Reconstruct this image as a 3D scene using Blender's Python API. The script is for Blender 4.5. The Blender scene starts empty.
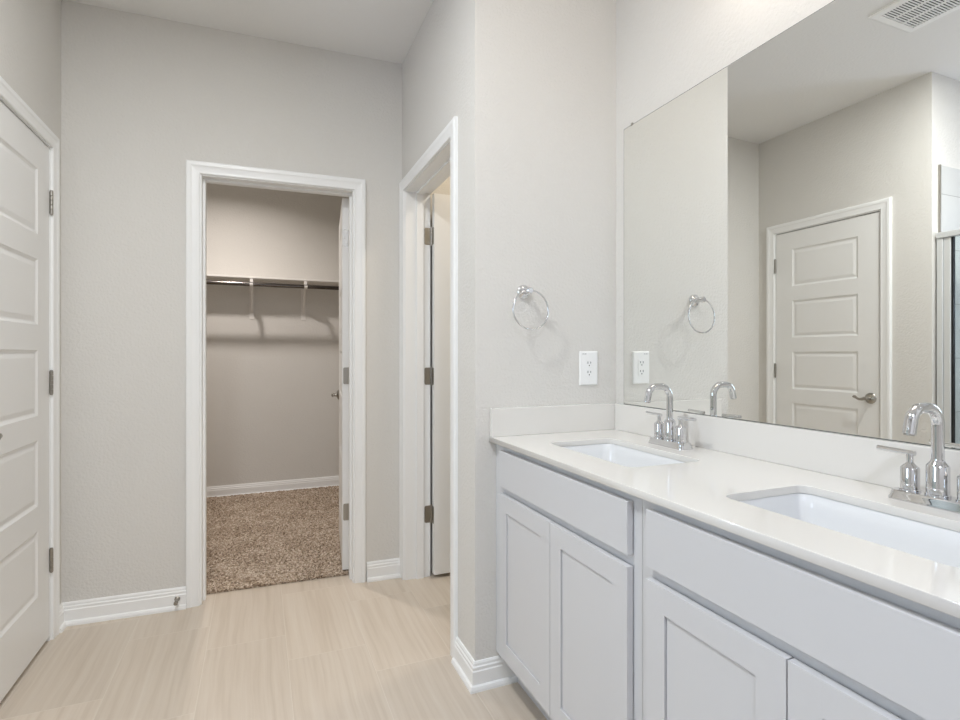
import bpy, bmesh, math, random
from mathutils import Vector, Matrix
random.seed(7)
S = bpy.context.scene
COL = S.collection
PI = math.pi

# ------------------------------------------------------------------ camera
cam = bpy.data.cameras.new('camera')
cam.sensor_width = 36.0
cam.lens = 534.3 / 960 * 36
cam.shift_y = -6.1 / 960
cam.clip_start = 0.02
camo = bpy.data.objects.new('camera', cam)
COL.objects.link(camo)
camo.location = (0, 0, 1.194)
camo.rotation_euler = (PI / 2, 0, math.radians(-22.4835))
S.camera = camo

# ------------------------------------------------------------------ world and exposure
w = bpy.data.worlds.new('world')
S.world = w
w.use_nodes = True
w.node_tree.nodes['Background'].inputs[0].default_value = (0.80, 0.88, 1.0, 1)
w.node_tree.nodes['Background'].inputs[1].default_value = 0.6
S.view_settings.view_transform = 'Standard'
S.view_settings.look = 'None'
S.view_settings.gamma = 1.0
S.view_settings.use_curve_mapping = False
S.view_settings.exposure = 0.06

# strengths and colours of the lamps of the place and the added fills (used by their builders below)
P_VANITY = (15.0, (1, 0.905, 0.815))       # emission of each vanity globe
P_CAN_A = (0.5, (1, 0.88, 0.8))        # downlight over the worktop, W
P_FILL_B = (25.0, (0.965, 0.985, 0.985))       # added unseen fill that brightens the passage, W
P_FILL_C = (24.0, (0.75, 0.83, 1.02))       # added unseen cool fill behind the camera, W
P_CLOSET = (16.5, (1, 0.93, 0.885))      # closet ceiling lamp, W
P_WC = (8.5, (1, 0.88, 0.72))          # toilet room ceiling lamp, W
P_WINDOW = (9.0, (0.76, 0.85, 1.08))      # daylit obscured window pane
NEUT = (1.0, 0.97, 0.94)


# ------------------------------------------------------------------ materials
def lin(c):
    c = c / 255.0
    return c / 12.92 if c <= 0.04045 else ((c + 0.055) / 1.055) ** 2.4


def rgb(r, g, b):
    return (lin(r), lin(g), lin(b), 1)


def mat(name, col, rough=0.5, metal=0.0, bump=None, spec=0.5, coat=0.0):
    m = bpy.data.materials.new(name)
    m.use_nodes = True
    nt = m.node_tree
    b = nt.nodes['Principled BSDF']
    b.inputs['Base Color'].default_value = col
    b.inputs['Roughness'].default_value = rough
    b.inputs['Metallic'].default_value = metal
    b.inputs['Specular IOR Level'].default_value = spec
    b.inputs['Coat Weight'].default_value = coat
    if bump:
        scale, strength, dist = bump
        g = nt.nodes.new('ShaderNodeNewGeometry')
        n = nt.nodes.new('ShaderNodeTexNoise')
        n.inputs['Scale'].default_value = scale
        n.inputs['Detail'].default_value = 3
        k = nt.nodes.new('ShaderNodeBump')
        k.inputs['Strength'].default_value = strength
        k.inputs['Distance'].default_value = dist
        nt.links.new(g.outputs['Position'], n.inputs['Vector'])
        nt.links.new(n.outputs['Fac'], k.inputs['Height'])
        nt.links.new(k.outputs['Normal'], b.inputs['Normal'])
    return m


def emis(name, col, strength):
    m = bpy.data.materials.new(name)
    m.use_nodes = True
    nt = m.node_tree
    nt.nodes.remove(nt.nodes['Principled BSDF'])
    e = nt.nodes.new('ShaderNodeEmission')
    e.inputs[0].default_value = (*col, 1)
    e.inputs[1].default_value = strength
    nt.links.new(e.outputs[0], nt.nodes['Material Output'].inputs[0])
    return m


M = {}
M['wall'] = mat('wall_paint', rgb(222, 219, 213), 0.75, bump=(95, 0.6, 0.0042), spec=0.3)
M['ceil'] = mat('ceiling_paint', rgb(238, 237, 234), 0.85, bump=(70, 0.5, 0.003), spec=0.2)
M['trim'] = mat('trim_paint', rgb(246, 246, 244), 0.35)
M['door'] = mat('door_paint', rgb(238, 237, 234), 0.4, bump=(60, 0.05, 0.001))
M['cab'] = mat('cabinet_paint', rgb(215, 215, 216), 0.38)
M['cabin'] = mat('toe_kick_paint', rgb(190, 190, 192), 0.5)
M['quartz'] = mat('white_quartz', rgb(229, 226, 220), 0.07, coat=0.3)
M['porc'] = mat('porcelain', rgb(234, 235, 235), 0.06, coat=0.4)
M['chrome'] = mat('chrome', rgb(222, 222, 223), 0.03, 1.0)
M['nickel'] = mat('satin_nickel', rgb(168, 164, 156), 0.32, 1.0)
M['mirror'] = mat('mirror_silver', rgb(248, 249, 246), 0.0, 1.0)
M['mirror_edge'] = mat('mirror_edge', rgb(95, 100, 96), 0.2, 0.3)
M['plate'] = mat('outlet_plastic', rgb(247, 247, 245), 0.3)
M['dark'] = mat('slot_shade', rgb(14, 14, 15), 0.6)  # near-black painted in for the shade inside slots
M['grey_print'] = mat('grey_print', rgb(120, 120, 120), 0.6)
M['shelf'] = mat('closet_shelf_paint', rgb(236, 233, 228), 0.5)
M['rod'] = mat('dark_metal_rod', rgb(112, 108, 105), 0.18, 1.0)
M['rubber'] = mat('rubber', rgb(235, 235, 232), 0.6)
M['gasket'] = mat('black_gasket', rgb(20, 20, 22), 0.5)
M['alu'] = mat('brushed_aluminium', rgb(226, 228, 228), 0.35, 0.45)
M['globe'] = emis('lit_globe', P_VANITY[1], P_VANITY[0])
M['lens'] = emis('lit_lens', NEUT, 1.0)
M['pane'] = emis('daylit_obscured_pane', P_WINDOW[1], P_WINDOW[0])


def glass_mat():
    m = bpy.data.materials.new('shower_glass')
    m.use_nodes = True
    nt = m.node_tree
    nt.nodes.remove(nt.nodes['Principled BSDF'])
    t = nt.nodes.new('ShaderNodeBsdfTransparent')
    t.inputs[0].default_value = (0.93, 0.97, 0.96, 1)
    g = nt.nodes.new('ShaderNodeBsdfGlossy')
    g.inputs['Roughness'].default_value = 0.0
    f = nt.nodes.new('ShaderNodeFresnel')
    f.inputs[0].default_value = 1.45
    x = nt.nodes.new('ShaderNodeMixShader')
    nt.links.new(f.outputs[0], x.inputs[0])
    nt.links.new(t.outputs[0], x.inputs[1])
    nt.links.new(g.outputs[0], x.inputs[2])
    nt.links.new(x.outputs[0], nt.nodes['Material Output'].inputs[0])
    return m


M['glass'] = glass_mat()


class NT:
    """tiny helper for building node chains"""
    def __init__(s, nt):
        s.nt = nt

    def n(s, t, **kw):
        k = s.nt.nodes.new(t)
        for a, v in kw.items():
            setattr(k, a, v)
        return k

    def math(s, op, a, b=None):
        k = s.nt.nodes.new('ShaderNodeMath')
        k.operation = op
        for i, x in enumerate((a, b)):
            if x is None:
                continue
            if isinstance(x, (int, float)):
                k.inputs[i].default_value = x
            else:
                s.nt.links.new(x, k.inputs[i])
        return k.outputs[0]

    def link(s, a, b):
        s.nt.links.new(a, b)


def floor_mat():
    m = mat('vein_cut_porcelain_tile', rgb(205, 192, 176), 0.33)
    T = NT(m.node_tree)
    b = m.node_tree.nodes['Principled BSDF']
    g = T.n('ShaderNodeNewGeometry')
    sp = T.n('ShaderNodeSeparateXYZ')
    T.link(g.outputs['Position'], sp.inputs[0])
    x, y = sp.outputs[0], sp.outputs[1]
    u = T.math('DIVIDE', T.math('SUBTRACT', x, 0.105), 0.302)
    n = T.math('FLOOR', u)
    fu = T.math('SUBTRACT', u, n)
    v = T.math('DIVIDE', T.math('ADD', T.math('SUBTRACT', y, 2.21), T.math('MULTIPLY', n, 0.2033)), 0.61)
    r = T.math('FLOOR', v)
    fv = T.math('SUBTRACT', v, r)
    # distance to the nearest joint, metres
    du = T.math('MULTIPLY', T.math('MINIMUM', fu, T.math('SUBTRACT', 1.0, fu)), 0.302)
    dv = T.math('MULTIPLY', T.math('MINIMUM', fv, T.math('SUBTRACT', 1.0, fv)), 0.61)
    dj = T.math('MINIMUM', du, dv)
    grout = T.math('LESS_THAN', dj, 0.0016)
    # per tile random
    cv = T.n('ShaderNodeCombineXYZ')
    T.link(n, cv.inputs[0])
    T.link(r, cv.inputs[1])
    wn = T.n('ShaderNodeTexWhiteNoise')
    T.link(cv.outputs[0], wn.inputs['Vector'])
    rnd = wn.outputs['Value']
    # streaks along the tile
    pv = T.n('ShaderNodeCombineXYZ')
    warp = T.n('ShaderNodeTexNoise')
    warp.inputs['Scale'].default_value = 3.0
    T.link(g.outputs['Position'], warp.inputs['Vector'])
    xx = T.math('ADD', T.math('MULTIPLY', x, 48.0), T.math('MULTIPLY', warp.outputs['Fac'], 1.2))
    T.link(xx, pv.inputs[0])
    T.link(T.math('MULTIPLY', y, 1.3), pv.inputs[1])
    T.link(T.math('MULTIPLY', rnd, 37.0), pv.inputs[2])
    st = T.n('ShaderNodeTexNoise')
    st.inputs['Scale'].default_value = 1.0
    st.inputs['Detail'].default_value = 5
    st.inputs['Roughness'].default_value = 0.62
    T.link(pv.outputs[0], st.inputs['Vector'])
    cr = T.n('ShaderNodeValToRGB')
    e = cr.color_ramp.elements
    e[0].position, e[0].color = 0.28, rgb(199, 185, 168)
    e[1].position, e[1].color = 0.72, rgb(215, 204, 189)
    k = cr.color_ramp.elements.new(0.5)
    k.color = rgb(209, 196, 180)
    T.link(st.outputs['Fac'], cr.inputs[0])
    # per tile value shift
    hs = T.n('ShaderNodeHueSaturation')
    T.link(cr.outputs[0], hs.inputs['Color'])
    T.link(T.math('ADD', T.math('MULTIPLY', rnd, 0.09), 0.955), hs.inputs['Value'])
    mx = T.n('ShaderNodeMix', data_type='RGBA')
    T.link(T.math('MULTIPLY', grout, 0.75), mx.inputs[0])
    T.link(hs.outputs[0], mx.inputs[6])
    mx.inputs[7].default_value = rgb(218, 208, 194)
    T.link(mx.outputs[2], b.inputs['Base Color'])
    bp = T.n('ShaderNodeBump')
    bp.inputs['Strength'].default_value = 0.35
    bp.inputs['Distance'].default_value = 0.001
    T.link(T.math('MINIMUM', T.math('MULTIPLY', dj, 300.0), 1.0), bp.inputs['Height'])
    T.link(bp.outputs[0], b.inputs['Normal'])
    return m


def carpet_mat():
    m = mat('speckled_carpet', rgb(150, 135, 118), 0.95, spec=0.05)
    T = NT(m.node_tree)
    b = m.node_tree.nodes['Principled BSDF']
    g = T.n('ShaderNodeNewGeometry')
    vo = T.n('ShaderNodeTexVoronoi')
    vo.inputs['Scale'].default_value = 150
    T.link(g.outputs['Position'], vo.inputs['Vector'])
    sp = T.n('ShaderNodeSeparateColor')
    T.link(vo.outputs['Color'], sp.inputs[0])
    no = T.n('ShaderNodeTexNoise')
    no.inputs['Scale'].default_value = 5
    T.link(g.outputs['Position'], no.inputs['Vector'])
    fac = T.math('ADD', sp.outputs[0], T.math('MULTIPLY', T.math('SUBTRACT', no.outputs['Fac'], 0.5), 0.5))
    cr = T.n('ShaderNodeValToRGB')
    e = cr.color_ramp.elements
    e[0].position, e[0].color = 0.0, rgb(106, 89, 73)
    e[1].position, e[1].color = 1.0, rgb(222, 208, 191)
    cr.color_ramp.elements.new(0.35).color = rgb(160, 142, 122)
    cr.color_ramp.elements.new(0.7).color = rgb(188, 170, 152)
    T.link(fac, cr.inputs[0])
    T.link(cr.outputs[0], b.inputs['Base Color'])
    return m


def tile_wall_mat():
    m = mat('shower_wall_tile', rgb(214, 214, 211), 0.15)
    T = NT(m.node_tree)
    b = m.node_tree.nodes['Principled BSDF']
    g = T.n('ShaderNodeNewGeometry')
    sp = T.n('ShaderNodeSeparateXYZ')
    T.link(g.outputs['Position'], sp.inputs[0])
    c = T.n('ShaderNodeCombineXYZ')
    T.link(T.math('ADD', sp.outputs[0], sp.outputs[1]), c.inputs[0])
    T.link(T.math('ADD', sp.outputs[2], 0.05), c.inputs[1])
    br = T.n('ShaderNodeTexBrick')
    br.inputs['Scale'].default_value = 1.0
    br.inputs['Brick Width'].default_value = 0.61
    br.inputs['Row Height'].default_value = 0.305
    br.inputs['Mortar Size'].default_value = 0.002
    br.inputs['Color1'].default_value = rgb(214, 214, 211)
    br.inputs['Color2'].default_value = rgb(209, 209, 206)
    br.inputs['Mortar'].default_value = rgb(170, 170, 166)
    T.link(c.outputs[0], br.inputs['Vector'])
    T.link(br.outputs['Color'], b.inputs['Base Color'])
    return m


M['floor'] = floor_mat()
M['carpet'] = carpet_mat()
M['showertile'] = tile_wall_mat()


# ------------------------------------------------------------------ mesh helpers
class MB:
    """collects shapes; build() links them as ONE mesh object"""
    def __init__(s, off=(0, 0, 0)):
        s.bm = bmesh.new()
        s.off = Vector(off)

    def v(s, p):
        return s.bm.verts.new(Vector(p) - s.off)

    def box(s, a, b, bev=0.0, seg=2):
        x0, x1 = sorted((a[0], b[0]))
        y0, y1 = sorted((a[1], b[1]))
        z0, z1 = sorted((a[2], b[2]))
        vs = [s.v((x, y, z)) for x in (x0, x1) for y in (y0, y1) for z in (z0, z1)]
        fs = [(0, 1, 3, 2), (4, 6, 7, 5), (0, 4, 5, 1), (2, 3, 7, 6), (0, 2, 6, 4), (1, 5, 7, 3)]
        faces = [s.bm.faces.new([vs[i] for i in f]) for f in fs]
        if bev:
            ed = list({e for f in faces for e in f.edges})
            bmesh.ops.bevel(s.bm, geom=ed, offset=bev, segments=seg, profile=0.5, affect='EDGES', clamp_overlap=True)
        return s

    def quad(s, *ps):
        s.bm.faces.new([s.v(p) for p in ps])
        return s

    def rings(s, rings, close=True, cap0=True, cap1=True, smooth=True):
        """loft closed rings of equal count"""
        R = [[s.v(p) for p in r] for r in rings]
        n = len(R[0])
        for a, b in zip(R[:-1], R[1:]):
            for i in range(n):
                j = (i + 1) % n
                if not close and j == 0:
                    continue
                f = s.bm.faces.new((a[i], a[j], b[j], b[i]))
                f.smooth = smooth
        if cap0:
            s.bm.faces.new(R[0][::-1])
        if cap1:
            s.bm.faces.new(R[-1])
        return s

    def tube(s, path, r, n=16, radii=None, flat=1.0, up=None):
        pts = [Vector(p) for p in path]
        rings = []
        ref = None
        for i, p in enumerate(pts):
            t = (pts[min(i + 1, len(pts) - 1)] - pts[max(i - 1, 0)]).normalized()
            if ref is None:
                ref = Vector(up) if up else (Vector((0, 0, 1)) if abs(t.z) < 0.9 else Vector((0, 1, 0)))
            a = (ref - t * ref.dot(t)).normalized()
            ref = a
            b = t.cross(a)
            rr = radii[i] if radii else r
            rings.append([p + a * (rr * math.cos(2 * PI * k / n)) + b * (rr * flat * math.sin(2 * PI * k / n)) for k in range(n)])
        return s.rings(rings)

    def torus(s, c, R, r, a, b, n=48, k=10):
        """ring in the plane of unit vectors a, b"""
        c, a, b = Vector(c), Vector(a), Vector(b)
        nn = a.cross(b)
        R_ = []
        for i in range(n):
            t = 2 * PI * i / n
            d = a * math.cos(t) + b * math.sin(t)
            R_.append([s.v(c + d * (R + r * math.cos(2 * PI * j / k)) + nn * (r * math.sin(2 * PI * j / k))) for j in range(k)])
        for i in range(n):
            for j in range(k):
                f = s.bm.faces.new((R_[i][j], R_[(i + 1) % n][j], R_[(i + 1) % n][(j + 1) % k], R_[i][(j + 1) % k]))
                f.smooth = True
        return s

    def lathe(s, c, axis, prof, n=28):
        """prof: (distance along axis, radius)"""
        c, ax = Vector(c), Vector(axis).normalized()
        a = ax.orthogonal().normalized()
        b = ax.cross(a)
        return s.rings([[c + ax * h + a * (r * math.cos(2 * PI * k / n)) + b * (r * math.sin(2 * PI * k / n)) for k in range(n)] for h, r in prof])

    def sweep(s, prof, pts, side=1):
        """profile (offset from the wall, z) swept along a floor polyline with mitred corners"""
        P = [Vector((p[0], p[1])) for p in pts]
        norms = []
        for a, b in zip(P[:-1], P[1:]):
            d = (b - a).normalized()
            norms.append(Vector((-d.y, d.x)) * side)
        rows = []
        for i, p in enumerate(P):
            if i == 0:
                m = norms[0]
            elif i == len(P) - 1:
                m = norms[-1]
            else:
                q = (norms[i - 1] + norms[i])
                m = q / (q.dot(norms[i]))
            rows.append([(p.x + m.x * o, p.y + m.y * o, z) for o, z in prof])
        return s.rings(rows, smooth=False)

    def casing(s, x0, x1, zt, prof):
        """casing around an opening in the local frame: wall plane y=0, room towards -y;
        prof: (distance outwards from the inner edge, thickness)"""
        st = []
        st.append([(x0 - w_, -t, 0) for w_, t in prof])
        st.append([(x0 - w_, -t, zt + w_) for w_, t in prof])
        st.append([(x1 + w_, -t, zt + w_) for w_, t in prof])
        st.append([(x1 + w_, -t, 0) for w_, t in prof])
        return s.rings(st, smooth=False)

    def build(s, name, m, parent=None, smooth_angle=None):
        bmesh.ops.recalc_face_normals(s.bm, faces=s.bm.faces)
        me = bpy.data.meshes.new(name)
        s.bm.to_mesh(me)
        s.bm.free()
        o = bpy.data.objects.new(name, me)
        COL.objects.link(o)
        ms = m if isinstance(m, (list, tuple)) else [m]
        for x in ms:
            me.materials.append(M[x] if isinstance(x, str) else x)
        if parent:
            o.parent = parent
        if smooth_angle:
            for p in me.polygons:
                p.use_smooth = True
            me.set_sharp_from_angle(angle=math.radians(smooth_angle))
        elif any(p.use_smooth for p in me.polygons):
            me.set_sharp_from_angle(angle=math.radians(40))
        return o


def tag(o, label, cat, group=None, kind=None):
    o['label'] = label
    o['category'] = cat
    if group:
        o['group'] = group
    if kind:
        o['kind'] = kind
    return o


def thing(name, label, cat, loc=(0, 0, 0), rotz=0.0, group=None, kind=None):
    o = bpy.data.objects.new(name, None)
    o.empty_display_size = 0.1
    COL.objects.link(o)
    o.location = loc
    o.rotation_euler = (0, 0, rotz)
    return tag(o, label, cat, group, kind)


def struct(o, label, cat):
    return tag(o, label, cat, kind='structure')


def dup(root, loc, label, rotz=None):
    r = root.copy()
    COL.objects.link(r)
    r.location = loc
    if rotz is not None:
        r.rotation_euler = (0, 0, rotz)
    r['label'] = label
    for ch in list(root.children):
        c = ch.copy()
        COL.objects.link(c)
        c.parent = r
        for g in list(ch.children):
            d = g.copy()
            COL.objects.link(d)
            d.parent = c
    return r


def rrect(x0, x1, y0, y1, r, z, n=6):
    """rounded rectangle ring of points"""
    pts = []
    for cx, cy, a0 in ((x1 - r, y1 - r, 0), (x0 + r, y1 - r, 90), (x0 + r, y0 + r, 180), (x1 - r, y0 + r, 270)):
        for i in range(n + 1):
            a = math.radians(a0 + 90 * i / n)
            pts.append((cx + r * math.cos(a), cy + r * math.sin(a), z))
    return pts


# ------------------------------------------------------------------ dimensions
XL = -0.804      # left wall
XW = 0.713       # wall with the toilet room door
YT = 1.769       # wall with the towel ring
XM = 1.3215      # mirror wall
YC = 2.848       # closet wall at x = 0
CR = -math.atan(0.0391)   # the closet wall stands slightly skewed
ZC = 2.755       # ceiling
HC = 0.12        # closet wall thickness
HW = 0.138       # thickness of the toilet room wall
ZH = 2.052       # head of the door jambs
YB = 4.93        # back wall of the closet
XS = -2.0        # far shower wall
YF = -1.75       # wall behind the camera


def cw(x, d=0.0):
    return YC - 0.0391 * x + d


CAS = [(0.0, 0.0), (0.0, 0.0095), (0.004, 0.0115), (0.012, 0.0110), (0.032, 0.0135), (0.039, 0.0165),
       (0.053, 0.0165), (0.058, 0.013), (0.058, 0.0)]
BAS = [(0.0, 0.0), (0.026, 0.0), (0.026, 0.008), (0.022, 0.017), (0.0155, 0.021), (0.015, 0.066), (0.012, 0.070),
       (0.0125, 0.080), (0.0085, 0.084), (0.0085, 0.092), (0.005, 0.098), (0.0, 0.098)]

# ------------------------------------------------------------------ floor, ceiling, walls
mb = MB()
mb.box((XS - 0.12, YF - 0.12, -0.1), (2.45, 3.02, 0.0))
struct(mb.build('floor', 'floor'), 'pale beige striated tile floor laid in staggered long tiles', 'floor')

mb = MB()
mb.box((XS - 0.12, YF - 0.12, ZC), (2.45, YB + 0.12, ZC + 0.1))
struct(mb.build('ceiling', 'ceil'), 'flat pale grey textured ceiling over the bathroom', 'ceiling')

# carpet of the closet: tufted pile on a fine grid
import numpy as np
nx, ny = 330, 250
xs = np.linspace(-1.75, 1.0, nx)
ts = np.linspace(0, 1, ny)
rs = np.random.RandomState(3)
X, Tt = np.meshgrid(xs, ts)
Y0 = YC + 0.107 - 0.0391 * X
Yg = Y0 + (YB - Y0) * Tt
Z = 0.010 + rs.rand(ny, nx) * 0.009
jx = (rs.rand(ny, nx) - 0.5) * 0.006
jy = (rs.rand(ny, nx) - 0.5) * 0.006
jy[0] *= 1.3
verts = np.stack([X + jx, Yg + jy, Z], -1).reshape(-1, 3)
edge = np.stack([xs, Y0[0] + 0.004, np.full(nx, 0.0005)], -1)
verts = np.concatenate([verts, edge])
faces = []
for j in range(ny - 1):
    a = j * nx
    for i in range(nx - 1):
        faces.append((a + i, a + i + 1, a + nx + i + 1, a + nx + i))
b0 = nx * ny
for i in range(nx - 1):
    faces.append((i + 1, i, b0 + i, b0 + i + 1))
me = bpy.data.meshes.new('carpet')
me.from_pydata(verts.tolist(), [], faces)
me.materials.append(M['carpet'])
o = bpy.data.objects.new('carpet', me)
COL.objects.link(o)
tag(o, 'speckled brown and beige cut pile carpet on the closet floor', 'carpet', kind='stuff')
mb = MB()
mb.box((-1.87, 3.02, -0.1), (1.12, YB + 0.12, -0.002))
struct(mb.build('floor_closet', 'cabin'), 'sub floor under the closet carpet', 'floor')

# left wall with its door opening
LY0, LY1 = 2.040, 2.740
mb = MB()
J = 0.019
mb.box((XL - 0.12, 1.774, 0), (XL, LY0 - J, ZC))
mb.box((XL - 0.12, LY1 + J, 0), (XL, 3.0, ZC))
mb.box((XL - 0.12, LY0 - J, ZH + J), (XL, LY1 + J, ZC))
struct(mb.build('wall_left', 'wall'), 'greige painted wall around the closed five panel door', 'wall')

# closet wall, skewed
CX0, CX1 = -0.252, 0.453
mb = MB()
mb.box((-0.90, 0, 0), (CX0 - J, HC, ZC))
mb.box((CX1 + J, 0, 0), (2.36, HC, ZC))
mb.box((CX0 - J, 0, 2.044 + J), (CX1 + J, HC, ZC))
o = struct(mb.build('wall_back', 'wall'), 'greige painted wall around the open closet doorway', 'wall')
o.location = (0, YC, 0)
o.rotation_euler = (0, 0, CR)

# wall with the toilet room doorway
WY0, WY1 = 2.013, 2.755
mb = MB()
mb.box((XW, YT + 0.12, 0), (XW + HW, WY0 - J, ZC))
mb.box((XW, WY1 + J, 0), (XW + HW, 2.83, ZC))
mb.box((XW, WY0 - J, ZH + J), (XW + HW, WY1 + J, ZC))
struct(mb.build('wall_passage', 'wall'), 'greige painted wall around the narrow toilet room doorway', 'wall')

mb = MB()
mb.box((XW, YT, 0), (2.36, YT + 0.12, ZC))
struct(mb.build('wall_return', 'wall'), 'pale textured end wall carrying the towel ring and outlet', 'wall')
mb = MB()
mb.box((XM, YF, 0), (XM + 0.12, YT, ZC))
struct(mb.build('wall_right', 'wall'), 'pale textured wall behind the big vanity mirror', 'wall')
mb = MB()
mb.box((2.36, YT, 0), (2.45, 2.95, ZC))
struct(mb.build('wall_toilet_room', 'wall'), 'far end wall of the toilet room behind its open door', 'wall')
mb = MB()
mb.box((-1.87, YB, 0), (1.12, YB + 0.12, ZC))
struct(mb.build('wall_closet_back', 'wall'), 'back wall of the walk in closet behind the shelf and rod', 'wall')
mb = MB()
mb.box((-1.87, 2.96, 0), (-1.75, YB, ZC))
struct(mb.build('wall_closet_left', 'wall'), 'left side wall inside the walk in closet', 'wall')
mb = MB()
mb.box((1.0, 2.93, 0), (1.12, YB, ZC))
struct(mb.build('wall_closet_right', 'wall'), 'right side wall inside the walk in closet', 'wall')
mb = MB()
mb.box((-1.87, 2.92, 0), (-0.89, 3.03, ZC))
struct(mb.build('wall_closet_front', 'wall'), 'front wall of the walk in closet left of its doorway', 'wall')

# shower alcove and the rest of the bathroom (seen in the mirror)
mb = MB()
mb.box((XS - 0.12, 1.774, 0), (XL - 0.12, 1.894, ZC))
struct(mb.build('wall_alcove', 'wall'), 'pale wall at the shower alcove end, seen in the mirror', 'wall')
WY_0, WY_1, WZ0, WZ1 = 0.36, 1.06, 1.10, 2.15
mb = MB()
mb.box((XS - 0.12, YF, 0), (XS, WY_0, ZC))
mb.box((XS - 0.12, WY_1, 0), (XS, 1.774, ZC))
mb.box((XS - 0.12, WY_0, 0), (XS, WY_1, WZ0))
mb.box((XS - 0.12, WY_0, WZ1), (XS, WY_1, ZC))
struct(mb.build('wall_shower', 'wall'), 'far shower wall with the daylit window', 'wall')
mb = MB()
mb.box((XS - 0.12, YF - 0.12, 0), (XM + 0.12, YF, ZC))
struct(mb.build('wall_front', 'wall'), 'plain wall opposite the closet doorway', 'wall')
wn = thing('window_1', 'wide daylit obscured glass bathroom window', 'window', (XS, WY_0, WZ0), kind='structure')
mb = MB((XS, WY_0, WZ0))
f_ = 0.045
mb.box((XS - 0.09, WY_0, WZ0), (XS - 0.03, WY_0 + f_, WZ1))
mb.box((XS - 0.09, WY_1 - f_, WZ0), (XS - 0.03, WY_1, WZ1))
mb.box((XS - 0.09, WY_0 + f_, WZ0), (XS - 0.03, WY_1 - f_, WZ0 + f_))
mb.box((XS - 0.09, WY_0 + f_, WZ1 - f_), (XS - 0.03, WY_1 - f_, WZ1))
mb.build('window_frame', 'trim', wn)
mb = MB((XS, WY_0, WZ0))
mb.box((XS - 0.07, WY_0 + f_, WZ0 + f_), (XS - 0.06, WY_1 - f_, WZ1 - f_))
mb.build('pane', 'pane', wn)

# shower tile, edge strip
mb = MB()
mb.box((XS + 0.008, 1.766, 0), (-0.870, 1.774, 2.244))
struct(mb.build('wall_tile', 'showertile'), 'white rectangular wall tile on the shower end wall', 'wall tile')
mb = MB()
mb.box((XS, 0.35, 0), (XS + 0.008, 1.774, WZ0))
mb.box((XS, 0.35, WZ1), (XS + 0.008, 1.774, 2.244))
mb.box((XS, WY_1, WZ0), (XS + 0.008, 1.774, WZ1))
struct(mb.build('wall_tile', 'showertile'), 'white rectangular wall tile on the long shower wall', 'wall tile')
mb = MB()
mb.box((-0.870, 1.7625, 0), (-0.863, 1.774, 2.247))
struct(mb.build('trim_4', 'nickel'), 'thin grey metal strip along the edge of the shower tile', 'trim')

# ------------------------------------------------------------------ baseboards
mb = MB()
mb.sweep(BAS, [(XL, 2.798), (XL, cw(XL)), (-0.315, cw(-0.315))], -1)
struct(mb.build('baseboard_back', 'trim'), 'white baseboard between the left door and the closet doorway', 'baseboard')
mb = MB()
mb.sweep(BAS, [(0.525, cw(0.525)), (XW, cw(XW))], -1)
struct(mb.build('baseboard_middle', 'trim'), 'short white baseboard between the two open doorways', 'baseboard')
mb = MB()
mb.sweep(BAS, [(XW, 1.950), (XW, YT), (0.895, YT)], -1)
o = mb.build('baseboard_return', 'trim')
struct(o, 'white baseboard wrapping the wall corner beside the vanity', 'baseboard')
mb = MB()
mb.sweep(BAS, [(-1.75, YB), (1.0, YB)], -1)
struct(mb.build('baseboard_closet', 'trim'), 'white baseboard along the back wall of the closet', 'baseboard')
mb = MB()
mb.sweep(BAS, [(-0.862, 1.774), (XL, 1.774), (XL, 1.976)], -1)
struct(mb.build('baseboard_left', 'trim'), 'white baseboard at the wall end next to the shower', 'baseboard')


# ------------------------------------------------------------------ door casings and jambs
def jamb(mb, x0, x1, zt, d, stop0, stop1):
    """lining of an opening, local frame: wall faces at y=0 and y=d"""
    mb.box((x0 - J, -0.0005, 0), (x0, d, zt))
    mb.box((x1, -0.0005, 0), (x1 + J, d, zt))
    mb.box((x0 - J, -0.0005, zt), (x1 + J, d, zt + J))
    s = 0.011
    mb.box((x0, stop0, 0), (x0 + s, stop1, zt - s))
    mb.box((x1 - s, stop0, 0), (x1, stop1, zt - s))
    mb.box((x0, stop0, zt - s), (x1, stop1, zt))


def frame(name, label, x0, x1, d, loc, rot, stops, zh=ZH):
    mb = MB()
    mb.casing(x0 - 0.007, x1 + 0.007, zh + 0.005, CAS)
    jamb(mb, x0, x1, zh, d, *stops)
    o = struct(mb.build(name, 'trim'), label, 'door frame')
    o.location = loc
    o.rotation_euler = (0, 0, rot)
    return o


# left door frame: local x runs along +Y, room towards +X  ->  rotate by 90 degrees
frame('trim_1', 'white door casing around the closed five panel door', LY0, LY1, 0.12, (XL, 0, 0), PI / 2, (0.036, 0.07))
frame('trim_2', 'white door casing around the closet doorway', CX0, CX1, HC, (0, YC, 0), CR, (HC - 0.075, HC - 0.038), 2.044)
# toilet room frame: local x runs along -Y, room towards -X  ->  rotate by -90 degrees
frame('trim_3', 'white door casing around the toilet room doorway', -WY1, -WY0, HW, (XW, 0, 0), -PI / 2, (HW - 0.077, HW - 0.039))


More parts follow.
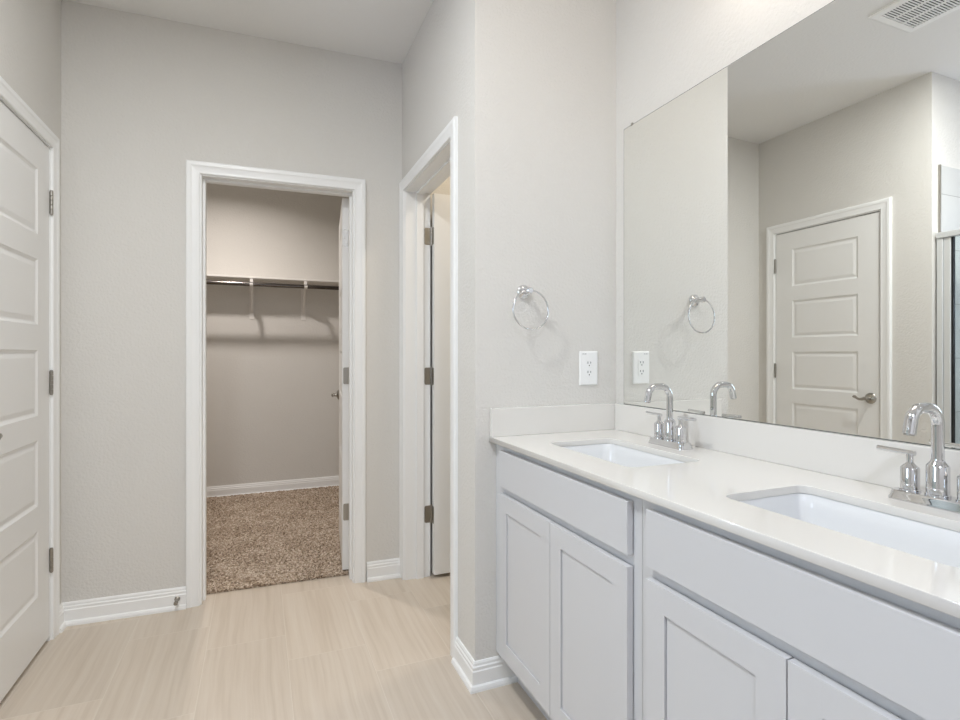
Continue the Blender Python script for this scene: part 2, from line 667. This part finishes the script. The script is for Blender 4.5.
# ------------------------------------------------------------------ doors
def slab_mesh(wd, ht, th, tops, ph, mg0, mg1):
    """moulded five panel slab; local x 0..wd, y 0..th, z 0..ht, panels on both faces"""
    mb = MB()
    xa, xb = mg0, wd - mg1
    zs = [(t - ph, t) for t in tops][::-1]          # from the bottom up
    for side in (0, 1):
        yy = 0 if side == 0 else th
        sg = 1 if side == 0 else -1
        def q(x0, x1, z0, z1):
            mb.quad((x0, yy, z0), (x1, yy, z0), (x1, yy, z1), (x0, yy, z1))
        q(0, xa, 0, ht)
        q(xb, wd, 0, ht)
        zp = 0
        for z0, z1 in zs:
            q(xa, xb, zp, z0)
            zp = z1
        q(xa, xb, zp, ht)
        for z0, z1 in zs:
            prof = [(0, 0), (0.004, 0.0030), (0.011, 0.0060), (0.015, 0.0062), (0.031, 0.0026), (0.035, 0.0023)]
            rings = [[(xa + i, yy + sg * dd, z0 + i), (xb - i, yy + sg * dd, z0 + i), (xb - i, yy + sg * dd, z1 - i), (xa + i, yy + sg * dd, z1 - i)] for i, dd in prof]
            mb.rings(rings, cap0=False, smooth=False)
    mb.quad((0, 0, 0), (0, th, 0), (0, th, ht), (0, 0, ht))
    mb.quad((wd, 0, 0), (wd, th, 0), (wd, th, ht), (wd, 0, ht))
    mb.quad((0, 0, 0), (wd, 0, 0), (wd, th, 0), (0, th, 0))
    mb.quad((0, 0, ht), (wd, 0, ht), (wd, th, ht), (0, th, ht))
    bmesh.ops.remove_doubles(mb.bm, verts=mb.bm.verts, dist=1e-5)
    return mb


TOPS = [1.913, 1.556, 1.198, 0.841, 0.484]
HZ = [1.824, 1.075, 0.335]


def lever(parent, x, z, y, ny, dirx):
    """lever handle on a slab face at local (x, y, z); ny = outward normal along y, dirx = lever direction along x"""
    mb = MB()
    mb.lathe((x, y, z), (0, ny, 0), [(0, 0.033), (0.004, 0.0335), (0.009, 0.030), (0.013, 0.022), (0.016, 0.013), (0.030, 0.0105), (0.035, 0.012), (0.047, 0.0115), (0.050, 0.009)])
    pts, rad = [], []
    for t, dz, r in ((-0.004, 0, 0.010), (0.014, -0.001, 0.0105), (0.030, -0.006, 0.0085), (0.045, -0.0065, 0.007), (0.058, -0.001, 0.0075), (0.066, 0.006, 0.009), (0.074, 0.0075, 0.0085), (0.080, 0.006, 0.006), (0.083, 0.004, 0.0025)):
        pts.append((x + dirx * t, y + ny * 0.041, z + dz))
        rad.append(r)
    mb.tube(pts, 0.008, 14, radii=rad, flat=0.6, up=(0, 0, 1))
    h = mb.build('lever_handle', 'nickel', parent)
    h['label'] = 'satin nickel curved lever handle on a round rose'
    return h


def hinge(parent, pin, z, leaves):
    """barrel around the pin plus leaves given as boxes in the parent's frame"""
    mb = MB()
    for k in range(5):
        z0 = z - 0.047 + k * 0.0188
        mb.lathe((pin[0], pin[1], z0), (0, 0, 1), [(0.0004, 0.0055), (0.001, 0.0065), (0.0176, 0.0065), (0.0184, 0.0055)], 14)
    mb.lathe((pin[0], pin[1], z + 0.047), (0, 0, 1), [(0, 0.0055), (0.003, 0.0055), (0.005, 0.003)], 12)
    mb.lathe((pin[0], pin[1], z - 0.047), (0, 0, -1), [(0, 0.0055), (0.003, 0.0055), (0.005, 0.003)], 12)
    for plane, c, a0, a1 in leaves:
        # leaf with rounded free corners and screw heads; plane 'x' lies in x=c, plane 'y' in y=c; a0 is the pin side
        pts = []
        r = 0.008
        sgn = 1 if a1 > a0 else -1
        out = [(a0, z - 0.0455)]
        for i in range(6):
            t = PI / 2 * i / 5
            out.append((a1 - sgn * r + sgn * r * math.sin(t), z - 0.0455 + r - r * math.cos(t)))
        for i in range(6):
            t = PI / 2 * i / 5
            out.append((a1 - sgn * r + sgn * r * math.cos(t), z + 0.0455 - r + r * math.sin(t)))
        out.append((a0, z + 0.0455))
        h = 0.0012
        mk = (lambda a, zz, d: (c + d, a, zz)) if plane == 'x' else (lambda a, zz, d: (a, c + d, zz))
        mb.rings([[mk(a, zz, -h) for a, zz in out], [mk(a, zz, h) for a, zz in out]], smooth=False)
        am = a0 + (a1 - a0) * 0.55
        ax = (1, 0, 0) if plane == 'x' else (0, 1, 0)
        for dz in (-0.030, 0, 0.030):
            off = 0.006 * (1 if dz == 0 else -1) * sgn
            p = mk(am + off, z + dz, 0)
            mb.lathe(p, ax, [(-0.002, 0.003), (-0.0016, 0.0042), (0.0016, 0.0042), (0.002, 0.003)], 10)
    h = mb.build('hinge', 'nickel', parent)
    h['label'] = 'satin nickel butt hinge'
    return h


DH = 2.035
TH = 0.035
# closed door in the left wall: empty at its hinge line, local x towards the latch (-Y), local y into the wall
d1 = thing('door_1', 'closed white five panel door with satin nickel hinges in the left wall', 'door', (XL, LY1 - 0.003, 0.020), -PI / 2, kind='structure')
# local (x,y) -> world (XL + y, Y - x): the face at local y=0 is the room face, slab goes to local y<0
wd = LY1 - LY0 - 0.006
s1 = slab_mesh(wd, DH - 0.008, TH, [q_ - 0.008 for q_ in TOPS], 0.26, 0.125, 0.125).build('door_slab', 'door', d1)
s1.location = (0, -TH - 0.001, 0)
lever(d1, wd - 0.050, 0.904, -0.001, 1, -1)
for z in HZ:
    hinge(d1, (-0.0015, 0.006), z - 0.020, [('x', -0.0015, 0.004, -0.03)])
# the latch edge of the lever sits on the room side only

# closet door, swung into the closet
pin = (CX1 + 0.001, HC + 0.006)
ca, sa = math.cos(CR), math.sin(CR)
pw = (pin[0] * ca - pin[1] * sa, YC + pin[0] * sa + pin[1] * ca)
OPEN2 = math.radians(94)
wd2 = CX1 - CX0 - 0.006
d2 = thing('door_2', 'white closet door standing open into the closet, seen on edge', 'door', (pw[0], pw[1], 0.022), CR - OPEN2, kind='structure')
# closed: slab runs from the pin towards -x, between y=-0.042 and -0.007 of the pin
s2 = slab_mesh(wd2, DH - 0.018, TH, [t - 0.01 for t in TOPS], 0.26, 0.125, 0.125).build('door_slab', 'door', d2)
s2.location = (-0.003 - wd2, -0.006 - TH, 0)
# rotating by -98 degrees about the pin turns local -x into the closet
lever(d2, -wd2 + 0.060, 0.905, -0.006 - TH, -1, 1)
lever(d2, -wd2 + 0.060, 0.905, -0.006, 1, 1)
for z in HZ:
    hinge(d2, (0, 0), z - 0.022, [('x', -0.0028, -0.004, -0.036)])

# toilet room door, swung into the toilet room
pw3 = (XW + HW + 0.006, WY1 - 0.001)
wd3 = WY1 - WY0 - 0.006
d3 = thing('door_3', 'white toilet room door standing open beyond the narrow doorway', 'door', (pw3[0], pw3[1], 0.020), math.radians(0), kind='structure')
# open: local x along +X from the pin, slab between y=-0.042 and -0.007
s3 = slab_mesh(wd3, DH - 0.008, TH, [t - 0.008 for t in TOPS], 0.26, 0.125, 0.125).build('door_slab', 'door', d3)
s3.location = (0.003, -0.006 - TH, 0)
lever(d3, wd3 - 0.06, 0.905, -0.006 - TH, -1, -1)
for z in HZ:
    hinge(d3, (0, 0), z - 0.020, [('x', 0.0028, -0.004, -0.036), ('y', -0.0002, -0.004, -0.038)])

# ------------------------------------------------------------------ vanity cabinets
FX = 0.795       # face frame plane
DX = 0.776       # front of doors and drawer fronts
ZT = 0.896      # worktop surface


def cabinet(label, y0, y1, dr, doors, st0, st1):
    """y1 > y0; dr = (y0, y1) of the false drawer front; doors = list of (y0, y1)"""
    base = (FX + 0.25, (y0 + y1) / 2, 0)
    t = thing('base_cabinet', label, 'cabinet', base, group='vanity base cabinets')
    mb = MB(base)
    zt, zb = ZT - 0.0185, 0.118
    mb.box((FX + 0.019, y0, zb), (XM - 0.003, y0 + 0.016, zt))
    mb.box((FX + 0.019, y1 - 0.016, zb), (XM - 0.003, y1, zt))
    mb.box((FX + 0.019, y0 + 0.016, zb), (XM - 0.003, y1 - 0.016, zb + 0.016))
    mb.box((XM - 0.015, y0 + 0.016, zb + 0.016), (XM - 0.003, y1 - 0.016, zt))
    mb.build('carcass', 'cab', t)
    mb = MB(base)
    mb.box((FX, y0, zb), (FX + 0.019, y0 + st0, zt))
    mb.box((FX, y1 - st1, zb), (FX + 0.019, y1, zt))
    mb.box((FX, y0 + st0, zb), (FX + 0.019, y1 - st1, zb + 0.03))
    mb.box((FX, y0 + st0, 0.700), (FX + 0.019, y1 - st1, 0.740))
    mb.box((FX, y0 + st0, zt - 0.03), (FX + 0.019, y1 - st1, zt))
    mb.build('face_frame', 'cab', t)
    mb = MB(base)
    mb.box((FX + 0.075, y0, 0), (FX + 0.09, y1, zb))
    mb.build('toe_kick', 'cab', t)
    mb = MB(base)
    mb.box((DX, dr[0], 0.7335), (FX - 0.0025, dr[1], 0.857), bev=0.001)
    mb.build('drawer_front', 'cab', t)
    for a, b in doors:
        mb = MB(base)
        sw = 0.057
        za, zz = 0.148, 0.7075
        mb.box((DX, a, za), (FX - 0.0025, a + sw, zz), bev=0.0006)
        mb.box((DX, b - sw, za), (FX - 0.0025, b, zz), bev=0.0006)
        mb.box((DX + 0.00005, a + sw - 0.0005, za), (FX - 0.0025, b - sw + 0.0005, za + sw), bev=0.0006)
        mb.box((DX + 0.00005, a + sw - 0.0005, zz - sw), (FX - 0.0025, b - sw + 0.0005, zz), bev=0.0006)
        o = mb.build('door', 'cab', t)
        mb = MB(base)
        mb.box((DX + 0.0045, a + sw + 0.0025, za + sw + 0.0025), (DX + 0.0135, b - sw - 0.0025, zz - sw - 0.0025))
        mb.box((DX + 0.0137, a + sw - 0.004, za + sw - 0.004), (DX + 0.0158, b - sw + 0.004, zz - sw + 0.004))
        mb.build('recessed_panel', 'cab', o)
    return t


cabinet('pale grey sink cabinet with two shaker doors, next to the towel ring wall', 0.9685, YT - 0.001,
        (0.998, 1.701), [(1.3495, 1.701), (0.998, 1.3465)], 0.050, 0.090)
cabinet('pale grey sink cabinet under the nearer sink, cut by the frame edge', 0.215, 0.9675,
        (0.265, 0.934), [(0.6005, 0.934), (0.265, 0.5975)], 0.065, 0.050)

# ------------------------------------------------------------------ worktop with two sink cut-outs
SINKS = [(1.140, 1.572), (0.420, 0.846)]
SX0, SX1 = 0.898, 1.147


def outline_curve(rects, z, ext, bev):
    cu = bpy.data.curves.new('tmp', 'CURVE')
    cu.dimensions = '2D'
    cu.fill_mode = 'BOTH'
    cu.extrude = ext
    cu.bevel_depth = bev
    cu.bevel_resolution = 2
    cu.offset = -bev
    for pts in rects:
        sp = cu.splines.new('POLY')
        sp.points.add(len(pts) - 1)
        for p, q in zip(sp.points, pts):
            p.co = (q[0], q[1], 0, 1)
        sp.use_cyclic_u = True
    ob = bpy.data.objects.new('tmp', cu)
    COL.objects.link(ob)
    dg = bpy.context.evaluated_depsgraph_get()
    me = bpy.data.meshes.new_from_object(ob.evaluated_get(dg))
    bpy.data.objects.remove(ob)
    return me


CB = (XM - 0.28, 1.0, ZT)
top = thing('countertop', 'glossy white quartz vanity worktop with two sink cut-outs', 'countertop', CB)
rects = [[(0.772, 0.205), (XM - 0.002, 0.205), (XM - 0.002, YT - 0.001), (0.767, YT - 0.001)]]
for a, b in SINKS:
    rects.append([p[:2] for p in rrect(SX0, SX1, a, b, 0.028, 0)])
rects = [[(x - CB[0], y - CB[1]) for x, y in r] for r in rects]
me = outline_curve(rects, 0, 0.0077, 0.0013)
me.materials.clear()
me.materials.append(M['quartz'])
o = bpy.data.objects.new('slab', me)
COL.objects.link(o)
o.parent = top
o.location = (0, 0, -0.009)
mb = MB()
mb.box((XM - 0.0215, 0.205, ZT), (XM - 0.002, YT - 0.0215, ZT + 0.1025), bev=0.0015)
tag(mb.build('backsplash', 'quartz'), 'long white quartz backsplash under the mirror', 'backsplash')
mb = MB()
mb.box((0.7695, YT - 0.0205, ZT), (XM - 0.002, YT - 0.001, ZT + 0.1025), bev=0.0015)
tag(mb.build('side_splash', 'quartz'), 'short white quartz side splash on the end wall under the outlet', 'side splash')


# ------------------------------------------------------------------ sinks
def sink(a, b, label):
    c = ((SX0 + SX1) / 2, (a + b) / 2, ZT - 0.16)
    t = thing('sink', label, 'sink', c, group='undermount sinks')
    mb = MB(c)
    z0 = ZT - 0.0183
    def R(i, z, r):
        return rrect(SX0 - 0.003 + i, SX1 + 0.003 - i, a - 0.003 + i, b + 0.003 - i, r, z, 8)
    rings = [R(-0.020, z0, 0.045), R(0.0, z0, 0.031), R(0.0025, z0 - 0.003, 0.032), R(0.006, z0 - 0.030, 0.036), R(0.012, z0 - 0.085, 0.045),
             R(0.022, z0 - 0.113, 0.055), R(0.038, z0 - 0.128, 0.06), R(0.060, z0 - 0.1345, 0.055), R(0.105, z0 - 0.138, 0.025)]
    mb.rings(rings, cap0=False)
    out = [R(-0.020, z0, 0.045), R(-0.020, z0 - 0.012, 0.045), R(-0.004, z0 - 0.016, 0.04), R(0.0, z0 - 0.09, 0.05), R(0.015, z0 - 0.125, 0.06), R(0.05, z0 - 0.145, 0.06)]
    mb.rings(out, cap0=False)
    o = mb.build('basin', 'porc', t)
    mb = MB(c)
    mb.lathe((c[0] + 0.02, c[1], z0 - 0.138), (0, 0, 1), [(0.0, 0.024), (0.002, 0.0235), (0.0035, 0.019), (0.002, 0.016)], 24)
    mb.lathe((c[0] + 0.02, c[1], z0 - 0.136), (0, 0, 1), [(0, 0.0135), (0.005, 0.0135), (0.0075, 0.010), (0.008, 0.004)], 20)
    mb.build('drain', 'chrome', t)
    return t


sink(*SINKS[0], 'white rectangular undermount sink next to the end wall')
sink(*SINKS[1], 'white rectangular undermount sink cut by the frame edge')


# ------------------------------------------------------------------ faucets (local: front is -X)
def faucet(loc, label):
    t = thing('faucet', label, 'faucet', loc, group='chrome faucets')
    mb = MB()
    def R(hx, hy, z):
        return rrect(-hx, hx, -hy, hy, hx * 0.55, z, 6)
    mb.rings([R(0.0265, 0.0795, 0.0), R(0.027, 0.080, 0.0015), R(0.0262, 0.0792, 0.007), R(0.0232, 0.0762, 0.0135), R(0.0232, 0.0762, 0.0175), R(0.0212, 0.0742, 0.021)])
    mb.build('base_plate', 'chrome', t, 30)
    mb = MB()
    mb.lathe((0, 0, 0.021), (0, 0, 1), [(0, 0.0202), (0.004, 0.0202), (0.0048, 0.0186), (0.0588, 0.0186), (0.0602, 0.0178), (0.0675, 0.0120), (0.070, 0.0112), (0.072, 0.0108)], 36)
    mb.build('collar', 'chrome', t, 30)
    mb = MB()
    path = [(0, 0, 0.085), (0, 0, 0.12), (0, 0, 0.158)]
    for i in range(1, 11):
        a = PI / 2 * i / 10
        path.append((-0.036 + 0.036 * math.cos(a), 0, 0.158 + 0.036 * math.sin(a)))
    path.append((-0.048, 0, 0.194))
    for i in range(1, 11):
        a = math.radians(76) * i / 10
        path.append((-0.056 - 0.030 * math.sin(a), 0, 0.164 + 0.030 * math.cos(a)))
    ex, ez = path[-1][0], path[-1][2]
    a = math.radians(76)
    path.append((ex - math.cos(a) * 0.026, 0, ez - math.sin(a) * 0.026))
    mb.tube(path, 0.0105, 24, up=(0, 1, 0))
    sp = mb.build('spout', 'chrome', t, 30)
    mb = MB()
    e = Vector(path[-1])
    mb.lathe(e, (-math.cos(a), 0, -math.sin(a)), [(-0.001, 0.0085), (0.0015, 0.0085), (0.0018, 0.007)], 20)
    mb.build('aerator', 'nickel', sp)
    for s in (1, -1):
        h = MB()
        y = 0.0485 * s
        h.lathe((0, y, 0.0195), (0, 0, 1), [(0, 0.0182), (0.0045, 0.0182), (0.0055, 0.0163), (0.0472, 0.0163), (0.0488, 0.0155), (0.0555, 0.0080), (0.0585, 0.0062), (0.073, 0.0062), (0.075, 0.006)], 30)
        ho = h.build('handle', 'chrome', t, 30)
        lv = MB()
        lv.tube([(0, y - 0.009 * s, 0.0965), (0, y + 0.061 * s, 0.0985)], 0.0052, 16)
        lv.build('lever', 'chrome', ho)
    return t


f1 = faucet((1.224, 1.358, ZT), 'chrome faucet with two levers behind the sink by the end wall')
dup(f1, (1.224, 0.6215, ZT), 'chrome faucet with two levers, partly outside the frame edge')

# ------------------------------------------------------------------ mirror
MBASE = (XM - 0.002, 1.0, 0.9995)
t = thing('mirror', 'large frameless wall mirror above the vanity worktop', 'mirror', MBASE)
MY0, MY1, MZ0, MZ1 = 0.26, 1.7135, 0.9990, 2.070
mb = MB(MBASE)
mb.box((XM - 0.0045, MY0, MZ0), (XM, MY1, MZ1))
o = mb.build('glass_edge', 'mirror_edge', t)
mb = MB(MBASE)
mb.box((XM - 0.0049, MY0 + 0.0016, MZ0 + 0.0016), (XM - 0.0045, MY1 - 0.0016, MZ1 - 0.0016))
mb.build('silvered_glass', 'mirror', t)
for y in (1.665, 0.45):
    mb = MB(MBASE)
    mb.box((XM - 0.0062, y - 0.004, MZ1 - 0.004), (XM - 0.0050, y + 0.004, MZ1 + 0.007), bev=0.0004)
    mb.box((XM - 0.0050, y - 0.004, MZ1 + 0.0005), (XM, y + 0.004, MZ1 + 0.007))
    mb.build('mirror_clip', 'nickel', t)

# ------------------------------------------------------------------ towel ring
RB = (0.906, YT, 1.423)
t = thing('towel_ring', 'chrome towel ring on the end wall above the side splash', 'towel ring', RB)
mb = MB(RB)
mb.lathe(RB, (0, -1, 0), [(0.0, 0.027), (0.004, 0.027), (0.006, 0.0255), (0.010, 0.0225), (0.012, 0.0165), (0.015, 0.0135)], 32)
mb.build('rosette', 'chrome', t)
mb = MB(RB)
mb.lathe((RB[0], RB[1] - 0.014, RB[2]), (0, -1, 0), [(0, 0.0115), (0.012, 0.0095), (0.026, 0.0095), (0.029, 0.0125), (0.040, 0.0125), (0.044, 0.009)], 24)
mb.build('post', 'chrome', t)
mb = MB(RB)
mb.torus((RB[0] + 0.006, YT - 0.048, RB[2] - 0.069), 0.0715, 0.0032, (1, 0, 0), (0, 0.06, 0.998), 72, 12)
mb.build('ring', 'chrome', t)

# ------------------------------------------------------------------ outlet
OB = (1.190, YT, 1.138)
t = thing('wall_outlet', 'white duplex power outlet on the end wall beside the mirror', 'outlet', OB)
mb = MB(OB)
hw, hh = 0.0412, 0.066
mb.rings([[(OB[0] + x, YT - 0.000, OB[2] + z) for x, z in ((-hw, -hh), (hw, -hh), (hw, hh), (-hw, hh))],
          [(OB[0] + x, YT - 0.003, OB[2] + z) for x, z in ((-hw, -hh), (hw, -hh), (hw, hh), (-hw, hh))],
          [(OB[0] + x, YT - 0.0065, OB[2] + z) for x, z in ((-hw + .004, -hh + .004), (hw - .004, -hh + .004), (hw - .004, hh - .004), (-hw + .004, hh - .004))]], smooth=False)
mb.build('wall_plate', 'plate', t)
mb = MB(OB)
mb.box((OB[0] - 0.0165, YT - 0.008, OB[2] - 0.034), (OB[0] + 0.0165, YT - 0.0064, OB[2] + 0.034), bev=0.0006)
rc = mb.build('receptacle', 'plate', t)
mb = MB(OB)
for dz in (0.019, -0.017):
    for dx, h in ((-0.0065, 0.0045), (0.0065, 0.0037)):
        mb.box((OB[0] + dx - 0.0012, YT - 0.0084, OB[2] + dz - h + 0.003), (OB[0] + dx + 0.0012, YT - 0.0078, OB[2] + dz + h + 0.003))
    mb.lathe((OB[0], YT - 0.0078, OB[2] + dz - 0.008), (0, -1, 0), [(0, 0.0024), (0.0006, 0.0024)], 14)
o = mb.build('slots', 'dark', rc)
for dz in (0.049, -0.049):
    mb = MB(OB)
    mb.lathe((OB[0], YT - 0.006, OB[2] + dz), (0, -1, 0), [(0, 0.0030), (0.0012, 0.0028), (0.0016, 0.002)], 14)
    mb.build('screw', 'plate', t)
mb = MB(OB)
for k, wd_ in enumerate((0.0045, 0.003, 0.0055)):
    x0 = OB[0] - 0.030 + k * 0.006
    mb.box((x0, YT - 0.0068, OB[2] + 0.0545), (x0 + wd_, YT - 0.0064, OB[2] + 0.0570))
mb.build('printed_mark', 'grey_print', t)

# ------------------------------------------------------------------ door stop on the baseboard
DB = (-0.352, cw(-0.352) - 0.0155, 0.050)
t = thing('door_stop', 'small metal door stop screwed to the baseboard left of the closet doorway', 'door stop', DB)
mb = MB(DB)
mb.lathe(DB, (0, -1, 0), [(-0.001, 0.012), (0.003, 0.012), (0.006, 0.008), (0.010, 0.0065), (0.040, 0.0065), (0.043, 0.0085)], 18)
mb.build('stem', 'nickel', t)
mb = MB(DB)
mb.lathe((DB[0], DB[1] - 0.043, DB[2]), (0, -1, 0), [(0, 0.0095), (0.008, 0.0095), (0.012, 0.007), (0.013, 0.003)], 18)
mb.build('bumper', 'nickel', t)

# ------------------------------------------------------------------ closet shelf, rod and brackets
SZ, SD = 1.809, 0.215
mb = MB()
mb.box((-1.748, YB - SD, SZ), (0.998, YB - 0.001, SZ + 0.016), bev=0.002)
tag(mb.build('closet_shelf', 'shelf'), 'long white closet shelf high on the back wall', 'shelf')
RY, RZ = YB - 0.277, 1.752
mb = MB()
mb.tube([(-1.747, RY, RZ), (-0.4, RY, RZ), (0.997, RY, RZ)], 0.0165, 20)
tag(mb.build('closet_rod', 'rod'), 'dark shiny metal closet rod hung under the white shelf', 'rod')


def bracket(x, label):
    b = (x, YB, SZ - 0.31)
    t = thing('shelf_bracket', label, 'bracket', b, group='shelf and rod brackets')
    hw = 0.019
    mb = MB(b)
    mb.box((x - hw, YB - 0.004, 1.490), (x + hw, YB - 0.0005, SZ - 0.001), bev=0.001)
    mb.build('wall_plate', 'shelf', t)
    mb = MB(b)
    w1 = 0.012
    mb.box((x - w1, YB - 0.262, SZ - 0.0045), (x + w1, YB - 0.004, SZ - 0.0008), bev=0.0008)
    mb.build('shelf_arm', 'shelf', t)
    mb = MB(b)
    w2 = 0.008
    pts = [(YB - 0.006, 1.560), (YB - 0.225, SZ - 0.018)]
    mb.rings([[(x - w2, yy, zz - 0.012), (x + w2, yy, zz - 0.012), (x + w2, yy, zz + 0.012), (x - w2, yy, zz + 0.012)] for yy, zz in pts], smooth=False)
    mb.build('brace', 'shelf', t)
    mb = MB(b)
    path = [(x, YB - 0.250, SZ - 0.003), (x, YB - 0.2575, SZ - 0.010), (x, YB - 0.258, SZ - 0.03)]
    for i in range(15):
        a = math.radians(0 - 200 * i / 14)
        path.append((x, RY + 0.0192 * math.cos(a), RZ + 0.0192 * math.sin(a)))
    rr = []
    for i, p in enumerate(path):
        q = Vector(path[min(i + 1, len(path) - 1)]) - Vector(path[max(i - 1, 0)])
        nrm = Vector((0, q.z, -q.y)).normalized() * 0.0016
        pv = Vector(p)
        rr.append([pv + nrm + Vector((-w1, 0, 0)), pv + nrm + Vector((w1, 0, 0)), pv - nrm + Vector((w1, 0, 0)), pv - nrm + Vector((-w1, 0, 0))])
    mb.rings(rr, smooth=False)
    mb.build('rod_hook', 'shelf', t)
    return t


bracket(-0.055, 'white shelf bracket in the closet, the one farther from the open door')
bracket(0.360, 'white shelf bracket in the closet, the one close to the open door')

# ------------------------------------------------------------------ exhaust grille on the ceiling
VX0, VX1, VY0, VY1 = -0.274, 0.036, 1.282, 1.593
VB = ((VX0 + VX1) / 2, (VY0 + VY1) / 2, ZC)
t = thing('exhaust_grille', 'white slotted exhaust fan grille on the ceiling, seen in the mirror', 'vent', VB)
mb = MB(VB)
mb.box((VX0 + 0.03, VY0 + 0.03, ZC - 0.0015), (VX1 - 0.03, VY1 - 0.03, ZC - 0.0005))
mb.build('shade_sheet', 'dark', t)  # black sheet, paints the shade behind the grille louvres
mb = MB(VB)
z0, z1 = ZC - 0.014, ZC - 0.0005
bx0, bx1, by0, by1 = VX0 + 0.036, VX1 - 0.036, VY0 + 0.036, VY1 - 0.036
prof_o = [(VX0, VY0), (VX1, VY0), (VX1, VY1), (VX0, VY1)]
prof_m = [(VX0 + 0.008, VY0 + 0.008), (VX1 - 0.008, VY0 + 0.008), (VX1 - 0.008, VY1 - 0.008), (VX0 + 0.008, VY1 - 0.008)]
prof_i = [(bx0, by0), (bx1, by0), (bx1, by1), (bx0, by1)]
mb.rings([[(x, y, z1) for x, y in prof_o], [(x, y, z0 + 0.004) for x, y in prof_o], [(x, y, z0) for x, y in prof_m], [(x, y, z0) for x, y in prof_i], [(x, y, z1) for x, y in prof_i]], cap0=False, cap1=False, smooth=False)
mb.build('grille_frame', 'plate', t)
mb = MB(VB)
N = 20
pitch = (by1 - by0) / N
for i in range(N):
    y = by0 + (i + 0.5) * pitch
    mb.box((bx0, y - pitch * 0.24, z0 + 0.001), (bx1, y + pitch * 0.24, z0 + 0.0035))
for k in (1, 2):
    x = bx0 + (bx1 - bx0) * k / 3
    mb.box((x - 0.005, by0, z0 + 0.0005), (x + 0.005, by1, z0 + 0.004))
mb.build('louvres', 'plate', t)

# ------------------------------------------------------------------ shower enclosure (in the mirror)
GX = -0.845
SB = (GX, 1.0, 0)
t = thing('shower_enclosure', 'metal framed glass shower enclosure, seen in the mirror', 'shower enclosure', SB)
mb = MB(SB)
mb.box((GX - 0.024, 0.35, 1.830), (GX + 0.024, 1.7635, 1.862), bev=0.003)
mb.build('header_rail', 'alu', t)
mb = MB(SB)
mb.box((GX - 0.018, 1.735, 0.105), (GX + 0.018, 1.7635, 1.830), bev=0.003)
mb.box((GX - 0.014, 1.7005, 0.115), (GX + 0.014, 1.7345, 1.829), bev=0.004)
mb.build('wall_jamb', 'alu', t)
mb = MB(SB)
mb.box((GX - 0.008, 1.690, 0.125), (GX + 0.008, 1.700, 1.829))
mb.build('gasket', 'gasket', t)
mb = MB(SB)
mb.box((GX - 0.003, 0.36, 0.125), (GX + 0.003, 1.690, 1.829))
mb.build('glass_panel', 'glass', t)
mb = MB(SB)
mb.box((GX - 0.02, 0.35, 0.1), (GX + 0.02, 1.7635, 0.125), bev=0.002)
mb.build('sill_rail', 'alu', t)
mb = MB()
mb.box((GX - 0.06, 0.35, 0), (GX + 0.038, 1.7635, 0.1), bev=0.004)
tag(mb.build('shower_curb', 'showertile'), 'low white tiled curb under the shower glass', 'curb')


# ------------------------------------------------------------------ lamps of the place and added fills
def area(name, loc, size, power, col, rot=(0, 0, 0), parent=None, spread=PI):
    l = bpy.data.lights.new(name, 'AREA')
    l.shape = 'DISK'
    l.size = size
    l.energy = power
    l.color = col
    l.spread = spread
    o = bpy.data.objects.new(name, l)
    COL.objects.link(o)
    o.location = loc
    o.rotation_euler = rot
    if parent:
        o.parent = parent
    return o


def downlight(x, y, power, col, label, r=0.075, spread=PI):
    t = thing('ceiling_light', label, 'ceiling light', (x, y, ZC), group='round ceiling lights')
    mb = MB()
    mb.lathe((0, 0, 0), (0, 0, -1), [(0.0, r + 0.018), (0.004, r + 0.017), (0.006, r + 0.003), (0.004, r)], 36)
    mb.build('trim_ring', 'plate', t)
    mb = MB()
    mb.lathe((0, 0, -0.003), (0, 0, -1), [(0, r), (0.001, r)], 36)
    mb.build('lens', 'lens', t)
    area('ceiling_light_glow', (0, 0, -0.012), r * 2, power, col, (0, 0, 0), t, spread)
    return t


downlight(1.02, 1.10, *P_CAN_A, 'round ceiling light over the vanity worktop')
downlight(-0.30, 1.16, *P_FILL_B, 'added round fill light on the bathroom ceiling, out of view')
downlight(-0.05, -0.90, *P_FILL_C, 'added cool round fill light on the ceiling behind the camera')
downlight(-0.25, 4.04, *P_CLOSET, 'round ceiling light inside the walk in closet', 0.06, 2.6)
downlight(1.55, 2.30, *P_WC, 'round ceiling light inside the toilet room', 0.11)

VL = (XM, 0.84, 2.38)
t = thing('vanity_light', 'three globe vanity light on the wall above the mirror', 'wall light', VL)
mb = MB(VL)
mb.box((XM - 0.025, 0.56, VL[2] - 0.035), (XM - 0.001, 1.12, VL[2] + 0.035), bev=0.006)
mb.build('back_plate', 'chrome', t)
for y in (0.64, 0.84, 1.04):
    mb = MB(VL)
    mb.lathe((XM - 0.025, y, VL[2]), (-1, 0, 0), [(0, 0.018), (0.02, 0.014), (0.075, 0.014), (0.081, 0.026)], 20)
    a_ = mb.build('arm', 'chrome', t)
    mb = MB(VL)
    prof = [(0.05 * (1 - math.cos(PI * i / 12)), max(0.003, 0.05 * math.sin(PI * i / 12))) for i in range(13)]
    mb.lathe((XM - 0.150, y, VL[2] + 0.05), (0, 0, -1), prof, 24)
    mb.build('globe', 'globe', a_)
